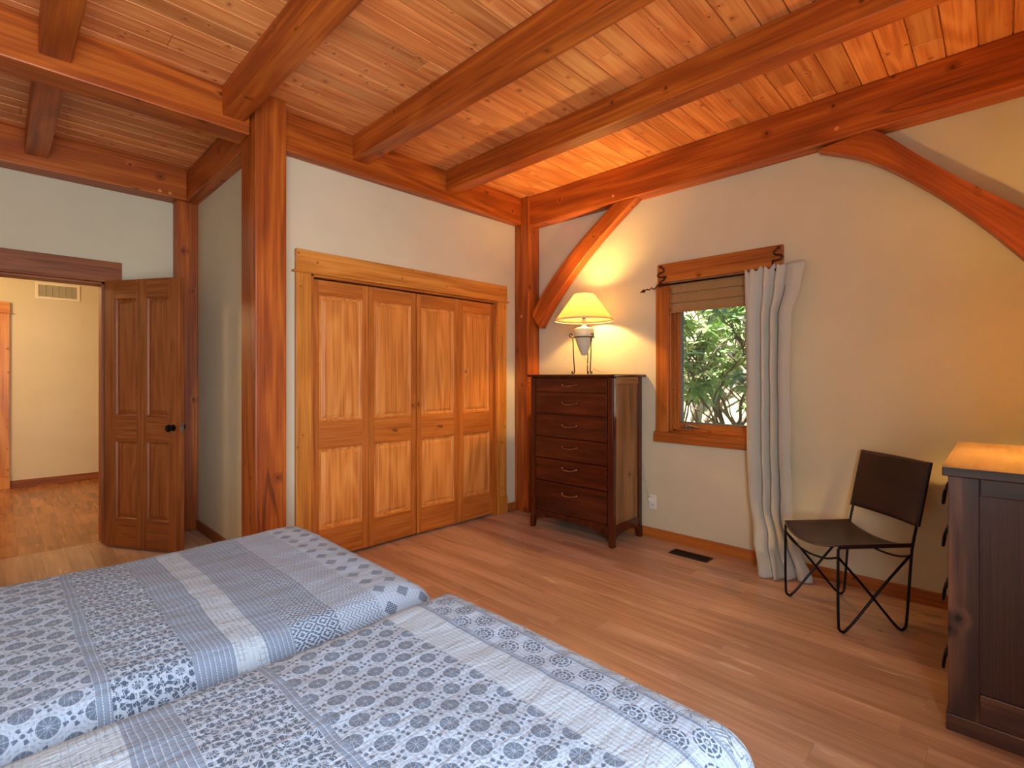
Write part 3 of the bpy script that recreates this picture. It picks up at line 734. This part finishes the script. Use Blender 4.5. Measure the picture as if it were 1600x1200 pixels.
for yy in (y0+.004, y1-.03):
    b = MB(); b.box(x0+.05, x1-.05, yy, yy+.026, zt-.055, zt, 0); b.build('side_rail', M['cherry_side'], ch, bevel=.002)
    b = MB()
    n = 10
    for i in range(n):
        a0, a1 = i/n, (i+1)/n; zz = lambda a: .10-.035*(abs(2*a-1)**2.5)
        xa, xb = x0+.045+a0*(x1-x0-.09), x0+.045+a1*(x1-x0-.09)
        b.hexa([Vector((x, y, z)) for x, zl in ((xa, zz(a0)), (xb, zz(a1))) for y in (yy, yy+.026) for z in (zl, .165)], 0)
    b.build('side_apron', M['cherry'], ch)
b = MB(); n = 20
for i in range(n):
    a0, a1 = i/n, (i+1)/n; zz = lambda a: .118-.05*(abs(2*a-1)**3)
    ya, yb = y0+.045+a0*(y1-y0-.09), y0+.045+a1*(y1-y0-.09)
    b.hexa([Vector((x, y, z)) for x in (x0+.010, x0+.032) for y, zl in ((ya, zz(a0)), (yb, zz(a1))) for z in (zl, .16)], 1)
b.build('front_apron', M['cherry'], ch)
b = MB(); b.box(x1-.012, x1, y0+.04, y1-.04, .12, zt); b.build('back_panel', M['cherry'], ch)
b = MB(); b.box(x0+.03, x1-.014, y0+.03, y1-.03, .15, zt-.004); b.build('carcass', M['cherry'], ch)
DZS = [1.289, 1.173, .988, .794, .613, .421, .162]
HZ = [1.232, 1.083, .900, .722, .545, .335]
for k in range(6):
    b = MB(); b.box(x0+.002, x0+.032, y0+.058, y1-.058, DZS[k+1]+.004, DZS[k]-.003, 1)
    d = b.build('drawer', M['cherry'], ch, bevel=.003, smooth=0)
    b = MB(); hz = HZ[k]; hh = .072
    P = [(x0+.003, CHY-hh, hz+.004), (x0-.012, CHY-hh*.93, hz+.001), (x0-.022, CHY-hh*.5, hz-.006), (x0-.025, CHY, hz-.008), (x0-.022, CHY+hh*.5, hz-.006), (x0-.012, CHY+hh*.93, hz+.001), (x0+.003, CHY+hh, hz+.004)]
    pts = catmull(P, 5); rr = [.0034+.002*math.sin(PI*i/(len(pts)-1)) for i in range(len(pts))]
    b.tube(pts, rr, 10); b.sphere((x0, CHY-hh, hz+.004), .008, (.5, 1, 1)); b.sphere((x0, CHY+hh, hz+.004), .008, (.5, 1, 1))
    b.build('drawer_pull', M['nickel'], d)

# ------------------------------------------------------------------ table lamp
LX, LY, LZ = 3.455, 2.515, 1.3205
def make_lamp(loc, label):
    r = root('table_lamp', loc, 0, label, 'table lamp')
    b = MB(); b.lathe([(.002, .158), (.020, .162), (.030, .18), (.048, .225), (.066, .275), (.078, .315), (.082, .322), (.0845, .345), (.086, .372), (.082, .384), (.060, .392), (.030, .398), (.022, .405), (.018, .418), (.014, .430)], (0, 0, 0), 32)
    b.build('vase_body', M['ceramic'], r, local=True)
    b = MB(); b.lathe([(.020, .428), (.020, .440), (.014, .444), (.013, .470), (.016, .475), (.016, .5)], (0, 0, 0), 16); b.build('socket', M['nickel'], r, local=True)
    st_ = MB(); ring = [(.087*math.cos(a*PI/16), .087*math.sin(a*PI/16), .312) for a in range(32)]
    st_.tube(ring, .0042, 8, closed=True); st = st_.build('iron_ring', M['iron'], r, local=True)
    for a in (math.radians(255), math.radians(135), math.radians(15)):
        b = MB(); c, s = math.cos(a), math.sin(a); P = []
        for i in range(14):   # top scroll
            t = i/13; ph = -PI*.2 + t*PI*1.6; rad = .006+.011*t
            P.append((.108 + rad*math.cos(ph)*-1, .330+rad*math.sin(ph)))
        P += [(.094, .305), (.092, .25), (.088, .15), (.082, .06), (.080, .03)]
        for i in range(12):
            t = i/11; ph = PI*.0 - t*PI*1.5; rad = .014-.008*t
            P.append((.094 - rad*math.cos(ph), .019 + rad*math.sin(ph)*1.0))
        pts = [(c*q, s*q, z) for q, z in P]
        b.tube(pts, .0045, 8); b.build('scroll_leg', M['iron'], r, local=True)
    b = MB(); R0, R1, z0, z1 = .243, .083, .452, .674
    b.grid(lambda a, t: Vector(((R0+(R1-R0)*t)*math.cos(a*2*PI), (R0+(R1-R0)*t)*math.sin(a*2*PI), z0+(z1-z0)*t)), 64, 12, wrap=True)
    sh = b.build('lamp_shade', M['shade'], r, local=True, smooth=60, solid=.002)
    b = MB(); n = 64
    for (R_, zz) in ((R0, z0), (R1, z1)): b.tube([(R_*math.cos(2*PI*i/n), R_*math.sin(2*PI*i/n), zz) for i in range(n)], .003, 6, closed=True)
    b.build('shade_trim', M['cordw'], sh, local=True)
    b = MB()
    for i in range(3): b.tube([(0, 0, z1-.01), (R1*math.cos(i*2.094), R1*math.sin(i*2.094), z1-.002)], .0015, 6)
    b.tube([(0, 0, .5), (.0, .035, .53), (0, .04, .6), (0, 0, z1-.01)], .0015, 6); b.sphere((0, 0, z1+.004), .008); b.build('harp', M['nickel'], sh, local=True)
    b = MB(); b.lathe([(.010, .500), (.012, .515), (.020, .54), (.026, .56), (.022, .58), (.008, .588)], (0, 0, 0), 16); bl = b.build('light_bulb', M['bulb'], r, local=True)
    return r
lampA = make_lamp((LX, LY, LZ), 'lit cream vase lamp with cone shade on iron scroll legs, on the tall chest')
b = MB(); P = catmull([(LX, LY, LZ+.16), (LX+.03, LY-.03, LZ+.07), (LX+.14, LY-.09, LZ+.02), (LX+.235, LY-.13, LZ+.012), (3.708, LY-.2, LZ-.08), (3.706, 2.30, .9), (3.706, 2.12, .62), (3.705, 2.088, .52), (3.70, 2.075, .42), (3.695, 2.045, .33), (3.69, 2.026, .312)], 8)
b.tube(P, .0022, 6); b.sphere((3.70, 2.078, .46), .008, (1, 1, 1.6)); b.build('power_cord', M['cordw'], lampA)
b = MB(); b.box(XB-.036, XB-.0096, 2.012, 2.050, .294, .328); b.build('plug', M['white_plastic'], lampA, bevel=.004)

def point(name, loc, power, col, rad):
    l = bpy.data.lights.new(name, 'POINT'); l.energy = power; l.color = col; l.shadow_soft_size = rad
    o = bpy.data.objects.new(name, l); o.location = loc; COL.objects.link(o); return o
WARM = (1, .58, .17)

# ------------------------------------------------------------------ sideboard at right
SXa, SXb, SYa, SYb, ST = 2.452, 3.43, -.405, .143, .970
sd = root('sideboard', ((SXa+SXb)/2, (SYa+SYb)/2, 0), 0, 'dark stained wooden sideboard with golden top and black iron pulls at the right edge', 'sideboard')
b = MB(); b.box(SXa-.002, SXb+.002, SYa, SYb+.004, 0, .062); b.build('plinth', M['espresso'], sd, bevel=.004, smooth=0)
b = MB(); b.box(SXa-.012, SXb+.014, SYa, SYb+.014, ST-.034, ST-.002); b.build('top_edge', M['espresso'], sd, bevel=.003, smooth=0)
b = MB(); b.box(SXa-.0125, SXb+.0145, SYa-.0005, SYb+.0145, ST-.002, ST, 0); b.build('tabletop', M['golden_top'], sd, smooth=0)
for xs_, xe_ in ((SXa, SXa+.022), (SXb-.022, SXb)):
    b = MB(); b.box(xs_, xe_, SYb-.088, SYb-.002, .062, ST-.034, 2); b.build('side_stile', M['espresso'], sd, bevel=.003, smooth=0)
    b = MB(); b.box(xs_, xe_, SYa, SYa+.08, .062, ST-.034, 2); b.build('side_stile', M['espresso'], sd, bevel=.003, smooth=0)
    b = MB(); b.box(xs_, xe_, SYa+.08, SYb-.088, ST-.034-.062, ST-.034, 1); b.build('side_rail', M['espresso'], sd, bevel=.003, smooth=0)
    b = MB(); b.box(xs_, xe_, SYa+.08, SYb-.088, .062, .165, 1); b.build('side_rail', M['espresso'], sd, bevel=.003, smooth=0)
    b = MB()
    n = 3
    for i in range(n):
        ya = SYa+.08+(SYb-SYa-.168)*i/n; b.box(xs_+.010, xe_-.004, ya, ya+(SYb-SYa-.168)/n, .16, ST-.09, 2)
    b.build('side_panel', M['espresso_panel'], sd, smooth=0)
b = MB(); b.box(SXa+.02, SXb-.02, SYa, SYb-.03, .06, ST-.034); b.build('carcass', M['espresso_panel'], sd)
rowz = [(.765, .92), (.60, .755), (.345, .59), (.075, .335)]
for i, (za, zb) in enumerate(rowz):
    for j in range(2):
        xa = SXa+.03+j*(SXb-SXa-.06)/2; xb = xa+(SXb-SXa-.06)/2-.008
        b = MB(); b.box(xa, xb, SYb-.028, SYb-.004, za, zb, 0); d = b.build('drawer', M['espresso'], sd, bevel=.003, smooth=0)
        xm = xa+.10 if j == 0 else xb-.10; zc = (za+zb)/2+.02
        b = MB(); b.box(xm-.012, xm+.012, SYb-.006, SYb-.001, zc-.03, zc+.03)
        b.tube(catmull([(xm-.03, SYb-.002, zc+.018), (xm-.032, SYb+.012, zc+.0), (xm-.02, SYb+.018, zc-.045), (xm, SYb+.019, zc-.055), (xm+.02, SYb+.018, zc-.045), (xm+.032, SYb+.012, zc+.0), (xm+.03, SYb-.002, zc+.018)], 5), .005, 8)
        b.sphere((xm-.03, SYb+.002, zc+.018), .010); b.sphere((xm+.03, SYb+.002, zc+.018), .010); b.build('iron_pull', M['black'], d)

# second lamp, on the sideboard just outside the picture
lampB = make_lamp((3.0, -.25, ST), 'second lit cream vase lamp, standing on the dark sideboard')
lampB.scale = (.72, .72, .72)

# ------------------------------------------------------------------ leather chair
cw = Vector((.665, .746, 0)); cb = Vector((.746, -.665, 0)); C0 = Vector((3.123, .7525, 0)); HW = .217
chr_ = root('leather_chair', (C0.x, C0.y, 0), math.atan2(cb.y, cb.x), 'dark brown leather sling chair on black wire frame, between curtain and sideboard', 'chair')
# local frame: x = backwards, y = towards the chair's left (camera left) side
def side(sy):
    y = HW*sy; b = MB(); R_ = .0065
    def hair(P): return catmull(P, 6)
    # front leg: down, hairpin, diagonal up to the rear upright
    b.tube(hair([(0.012, y, .436), (.0, y, .425), (-.002, y, .40), (-.003, y, .2), (0, y, .05), (.006, y, .018), (.026, y, .0075), (.048, y, .022), (.10, y, .075), (.25, y, .245), (.385, y, .385)]), R_, 10)
    fl_ = b.build('front_leg', M['black'], chr_, local=True)
    b = MB(); b.tube(hair([(.487, y, .862), (.462, y, .74), (.425, y, .56), (.402, y, .45), (.392, y, .38), (.378, y, .2), (.366, y, .05), (.358, y, .018), (.338, y, .0075), (.316, y, .022), (.27, y, .072), (.13, y, .24), (-.001, y, .385)]), R_, 10)
    b.build('rear_leg', M['black'], chr_, local=True)
    b = MB(); b.tube(hair([(.004, y, .437), (.03, y, .4385), (.2, y, .4375), (.402, y, .436)]), R_, 10); b.build('side_rail', M['black'], chr_, local=True)
side(1); side(-1)
for xx, s in ((0.0, -1), (.388, 1)):
    b = MB(); b.tube(catmull([(xx, -HW, .385), (xx+.01*s, -HW*.6, .352), (xx+.014*s, 0, .338), (xx+.01*s, HW*.6, .352), (xx, HW, .385)], 8), .0055, 10); b.build('cross_bar', M['black'], chr_, local=True)
def seatf(a, c):
    y = (2*a-1)*(HW+.006); e = 1-(2*a-1)**2
    x = -.004 + .40*c - .045*e*(1-c)*1.0 + .0*c
    z = .4475 - .040*e**.8 - .006*math.sin(PI*c)*e
    return Vector((x, y, z))
b = MB(); b.grid(seatf, 28, 16); st_ = b.build('seat', M['leather'], chr_, local=True, solid=.005, smooth=180)
def backf(a, c):
    y = (2*a-1)*(HW+.010); e = 1-(2*a-1)**2; z = .535+.328*c
    x = .418 + (z-.535)*.215 + .022*e - .008
    return Vector((x, y, z - .0*e))
b = MB(); b.grid(backf, 28, 16); bk = b.build('backrest', M['leather'], chr_, local=True, solid=.005, smooth=180)
for s in (-1, 1):
    b = MB(); b.tube([(.424 + (z-.535)*.215, HW*s, z) for z in (.535, .62, .70, .78, .862)], .0125, 12); b.build('leather_sleeve', M['leather'], bk, local=True)
    b = MB(); b.tube([(x, HW*s, .4375) for x in (.008, .1, .2, .3, .392)], .0105, 12); b.build('leather_sleeve', M['leather'], st_, local=True)
for c, zz in ((.045, 0), (.955, 0)):
    b = MB()
    for i in range(34):
        p = backf(.05+.9*i/34, c); q_ = backf(.05+.9*(i+.55)/34, c); b.tube([p-Vector((.004, 0, 0)), q_-Vector((.004, 0, 0))], .0011, 5)
    b.build('stitching', plain('stitch', sr(20, 10, 10), .7), bk, local=True)

# ------------------------------------------------------------------ beds
def bed(yc, half, foot, ztop, mat, label, seed):
    r = root('bed', ((foot-1.0)/1, yc, 0), 0, label, 'bed', None)
    hx_ = XS+.16
    b = MB(); b.box(hx_, foot-.06, yc-half+.03, yc+half-.03, .14, .34); b.build('bed_base', M['wallfab'], r, bevel=.02)
    b = MB(); b.box(hx_, foot-.035, yc-half+.022, yc+half-.022, .34, ztop-.035); b.build('mattress', M['white_plastic'], r, bevel=.05)
    for xx in (hx_+.08, foot-.14):
        for s in (-1, 1):
            b = MB(); b.tube([(xx, yc+s*(half-.1), .14), (xx, yc+s*(half-.1), 0)], [.03, .02], 12); b.build('leg', M['espresso'], r)
    R_ = .10; hang = .30
    rnd = random.Random(seed); ph = [rnd.uniform(0, 6) for _ in range(8)]
    def prof(d, half_):   # arc-length coordinate -> (offset, drop, slope 0..1)
        a = abs(d); s = 1 if d > 0 else -1; f = half_-R_
        if a <= f: return d, 0.0, 0.0
        k = a-f; q_ = R_*PI/2
        if k < q_:
            th = k/R_; return s*(f+R_*math.sin(th)), R_*(1-math.cos(th)), th/(PI/2)
        return s*half_, R_+(k-q_), 1.0
    head = XS+.12
    U0 = -1.25
    def q(a, c):
        u = U0 + a*(foot+R_*(PI/2-1)+hang - U0); v = (2*c-1)*(half+R_*(PI/2-1)+hang)
        # along: only the foot end rolls over
        if u > foot-R_:
            x_, dx, sx = prof(u, foot)
        else: x_, dx, sx = u, 0.0, 0.0
        y_, dy, sy = prof(v, half)
        drop = max(dx, dy) if (dx > R_ or dy > R_) else math.hypot(dx, dy)
        drop = min(drop, ztop-.10)
        # soften the plan corner
        if dx > 0 and dy > 0:
            k = min(dx, R_)/R_*min(dy, R_)/R_; x_ -= .035*k; y_ -= math.copysign(.035*k, y_)
        e = 1-(abs(v)/half)**2 if abs(v) < half else 0
        z = ztop - drop + .012*e*(1-sx)
        # lazy undulations of the quilt, creases across
        z += .004*math.sin(u*7+ph[0]+2*math.sin(v*4+ph[1]))*(1-max(sx, sy)) + .0009*math.sin(v*58+3*math.sin(u*6+ph[2])+ph[3])*(1-max(sx, sy)) + .0015*math.sin(u*27+v*13+ph[4])*(1-max(sx, sy))
        fold = .008*math.sin(v*26+ph[5])*sx*min(1, drop/.2); x_ += fold
        y_ += math.copysign(.008*math.sin(u*22+ph[6])*sy*min(1, drop/.2), v)*.6
        return Vector((x_, yc+y_, z))
    Ulen = foot+R_*(PI/2-1)+hang-U0; Vlen = 2*(half+R_*(PI/2-1)+hang)
    b = MB(); b.grid(lambda a, c: q(a, c), 170, 130, lambda a, c: (U0+a*Ulen, c*Vlen+seed*3.3))
    # keep the head end inside the room
    for v_ in b.bm.verts:
        if v_.co.x < head: v_.co.x = head + (v_.co.x-head)*.02
    o = b.build('quilt', mat, r, smooth=180, solid=.010)
    return r
M['wallfab'] = plain('grey_ticking', sr(120, 118, 112), .9)
M['sheet'] = plain('white_cotton', sr(226, 226, 222), .85)
bd1 = bed(1.885, .535, 1.04, .605, M['quilt1'], 'far twin bed nearer the door, quilt ending in zigzags and small scattered flowers', 1)
bd2 = bed(.825, .490, 1.06, .615, M['quilt2'], 'near twin bed in the foreground, quilt ending in a floral vine border', 2)
for bd, yc, nm in ((bd1, 1.885, 1), (bd2, .825, 2)):
    b = MB()
    def pil(a, c, yc=yc):
        x = XS+.17+.38*a; y = yc-.33+.66*c; e = (max(0, 1-(2*a-1)**4)*max(0, 1-(2*c-1)**4))**.5
        return x, y, e
    b.grid(lambda a, c: Vector((pil(a, c)[0], pil(a, c)[1], .72+.07*pil(a, c)[2])), 16, 20)
    b.grid(lambda a, c: Vector((pil(a, c)[0], pil(a, c)[1], .72-.07*pil(a, c)[2])), 16, 20, flip=True)
    bmesh.ops.remove_doubles(b.bm, verts=b.bm.verts[:], dist=.0005)
    p = b.build('pillow', M['sheet'], smooth=180); tag(p, 'white pillow at the head of the %s bed' % ('far' if nm == 1 else 'near'), 'pillow')

# ------------------------------------------------------------------ outside the window
b = MB()
def gnd(a, c):
    x = XB+.14 + a*9; y = -6+c*14
    return Vector((x, y, -.25 + max(0, a*9-1.2)*.62 + .12*math.sin(x*2.1)*math.sin(y*1.7)))
b.grid(gnd, 30, 40); struct(b.build('ground', M['ground'], smooth=180))
def shrub(name, cx, cy, z0, H, spread, nb, leafn, mat, label, cat, seed, leafL=.13, far=False):
    rnd = random.Random(seed); r = root(name, (cx, cy, z0), 0, label, cat)
    br = MB(); lf = MB(); tips = []
    def grow(p, d, L, rad, depth):
        pts = [p.copy()]; q_ = p.copy(); dd = d.copy()
        for i in range(5):
            dd = (dd + Vector((rnd.uniform(-.28, .28), rnd.uniform(-.28, .28), rnd.uniform(-.1, .2)))).normalized(); q_ = q_ + dd*L/5; pts.append(q_.copy())
        br.tube(pts, [rad*(1-.45*i/5) for i in range(6)], 6)
        if depth == 0: tips.append((q_, dd)); tips.append((pts[3], (dd+Vector((rnd.uniform(-.8, .8), rnd.uniform(-.8, .8), .2))).normalized())); return
        for k in range(3 if depth > 1 else 3):
            a = rnd.uniform(0, 2*PI); nd = (dd*.75 + Vector((math.cos(a)*.7, math.sin(a)*.7, rnd.uniform(-.1, .5)))).normalized()
            grow(pts[-1] if k else pts[3], nd, L*.66, rad*.55, depth-1)
    for i in range(nb):
        a = rnd.uniform(0, 2*PI); grow(Vector((rnd.uniform(-.12, .12), rnd.uniform(-.2, .2), -.05)), Vector((math.cos(a)*spread, math.sin(a)*spread, 1)).normalized(), H*.42, .030, 3 if not far else 2)
    for p, d in tips:
        a0 = rnd.uniform(0, 6); up = (d+Vector((0, 0, .5))).normalized()
        t1 = up.orthogonal().normalized(); t2 = up.cross(t1)
        for k in range(leafn):
            a = a0+k*2*PI/leafn+rnd.uniform(-.2, .2); out = t1*math.cos(a)+t2*math.sin(a)
            dr = (out + up*rnd.uniform(-.35, .45)).normalized(); L = leafL*rnd.uniform(.75, 1.15); w = L*.17
            sd_ = dr.cross(up).normalized(); nn = sd_.cross(dr).normalized()
            prof = [(0, .12), (.2, .7), (.5, 1.0), (.8, .65), (1.0, .04)]
            rows = []
            for t, ww in prof:
                c_ = p + dr*L*t - Vector((0, 0, 1))*L*.22*t*t
                rows.append([lf.bm.verts.new(c_ - sd_*w*ww + nn*w*.25*ww), lf.bm.verts.new(c_), lf.bm.verts.new(c_ + sd_*w*ww + nn*w*.25*ww)])
            for A, B in zip(rows, rows[1:]):
                for j in range(2): lf.bm.faces.new([A[j], A[j+1], B[j+1], B[j]])
    br.build('branches', M['bark'], r, local=True, smooth=60); lf.norecalc = True; lf.build('foliage', mat, r, local=True, smooth=180)
    return r
shrub('rhododendron', 5.05, 2.35, -.10, 2.6, .75, 5, 8, M['leaf'], 'rhododendron bush with glossy leaves directly outside the window, at left', 'shrub', 3)
shrub('rhododendron', 5.45, 1.55, -.05, 2.7, .8, 5, 8, M['leaf'], 'rhododendron bush outside the window, behind the right of the glass', 'shrub', 11)
shrub('rhododendron', 6.6, 2.9, .75, 2.6, .8, 5, 8, M['leaf2'], 'paler shrub farther up the slope behind the rhododendrons, left', 'shrub', 21, .12)
shrub('rhododendron', 7.1, 1.9, 1.05, 2.4, .9, 5, 8, M['leaf2'], 'paler shrub farther up the slope behind the rhododendrons, right', 'shrub', 31, .12)

# ------------------------------------------------------------------ light
def area(name, loc, rot, sx, sy, power, col):
    l = bpy.data.lights.new(name, 'AREA'); l.shape = 'RECTANGLE'; l.size = sx; l.size_y = sy; l.energy = power; l.color = col
    o = bpy.data.objects.new(name, l); o.location = loc; o.rotation_euler = rot; COL.objects.link(o); return o
area('south_window_daylight', ((SX0+SX1)/2, YS-.14, (SZ0+SZ1)/2), (math.radians(90), 0, 0), SX1-SX0, SZ1-SZ0, 64, (.82, .91, 1.0))
point('lamp_bulb_light', (LX, LY, LZ+.596), 26, WARM, .045)
point('sideboard_lamp_light', (3.0, -.25, ST+.43), 18, WARM, .03)
point('hall_ceiling_light', (-.9, 6.9, 2.35), 34, (1, .70, .36), .12)
sun = bpy.data.lights.new('sun', 'SUN'); sun.energy = 9; sun.angle = .03; sun.color = (1, .97, .9)
so_ = bpy.data.objects.new('sun', sun); COL.objects.link(so_)
so_.rotation_euler = Vector((.42, -.30, -1.0)).to_track_quat('-Z', 'Y').to_euler()
W = bpy.data.worlds.new('World'); SC.world = W; W.use_nodes = True; nt = W.node_tree; nt.nodes.clear()
sky = nt.nodes.new('ShaderNodeTexSky'); sky.sky_type = 'HOSEK_WILKIE'; sky.sun_direction = Vector((-.42, .30, 1)).normalized(); sky.turbidity = 4
bg = nt.nodes.new('ShaderNodeBackground'); wo = nt.nodes.new('ShaderNodeOutputWorld'); bg.inputs[1].default_value = 3.2
nt.links.new(sky.outputs[0], bg.inputs[0]); nt.links.new(bg.outputs[0], wo.inputs[0])

# ------------------------------------------------------------------ camera
cam = bpy.data.cameras.new('camera'); cam.sensor_width = 36; cam.lens = 786/1600*36; cam.shift_y = -11/1600; cam.clip_start = .02
co = bpy.data.objects.new('camera', cam); COL.objects.link(co); co.location = (0, 0, 1.3)
az = math.radians(44.2); co.rotation_euler = (math.radians(90), 0, az-math.radians(90))
SC.camera = co
SC.view_settings.view_transform = 'Standard'; SC.view_settings.look = 'None'; SC.view_settings.exposure = 1.22; SC.view_settings.gamma = 1.0
try: SC.view_settings.use_curve_mapping = False
except Exception: pass
SC.cycles.max_bounces = 8; SC.cycles.diffuse_bounces = 5; SC.cycles.transmission_bounces = 6; SC.cycles.transparent_max_bounces = 8
SC.cycles.caustics_reflective = False; SC.cycles.caustics_refractive = False
SC.cycles.use_denoising = True; SC.cycles.sample_clamp_indirect = 6
for o in bpy.data.objects:
    if '_w' in o: del o['_w']
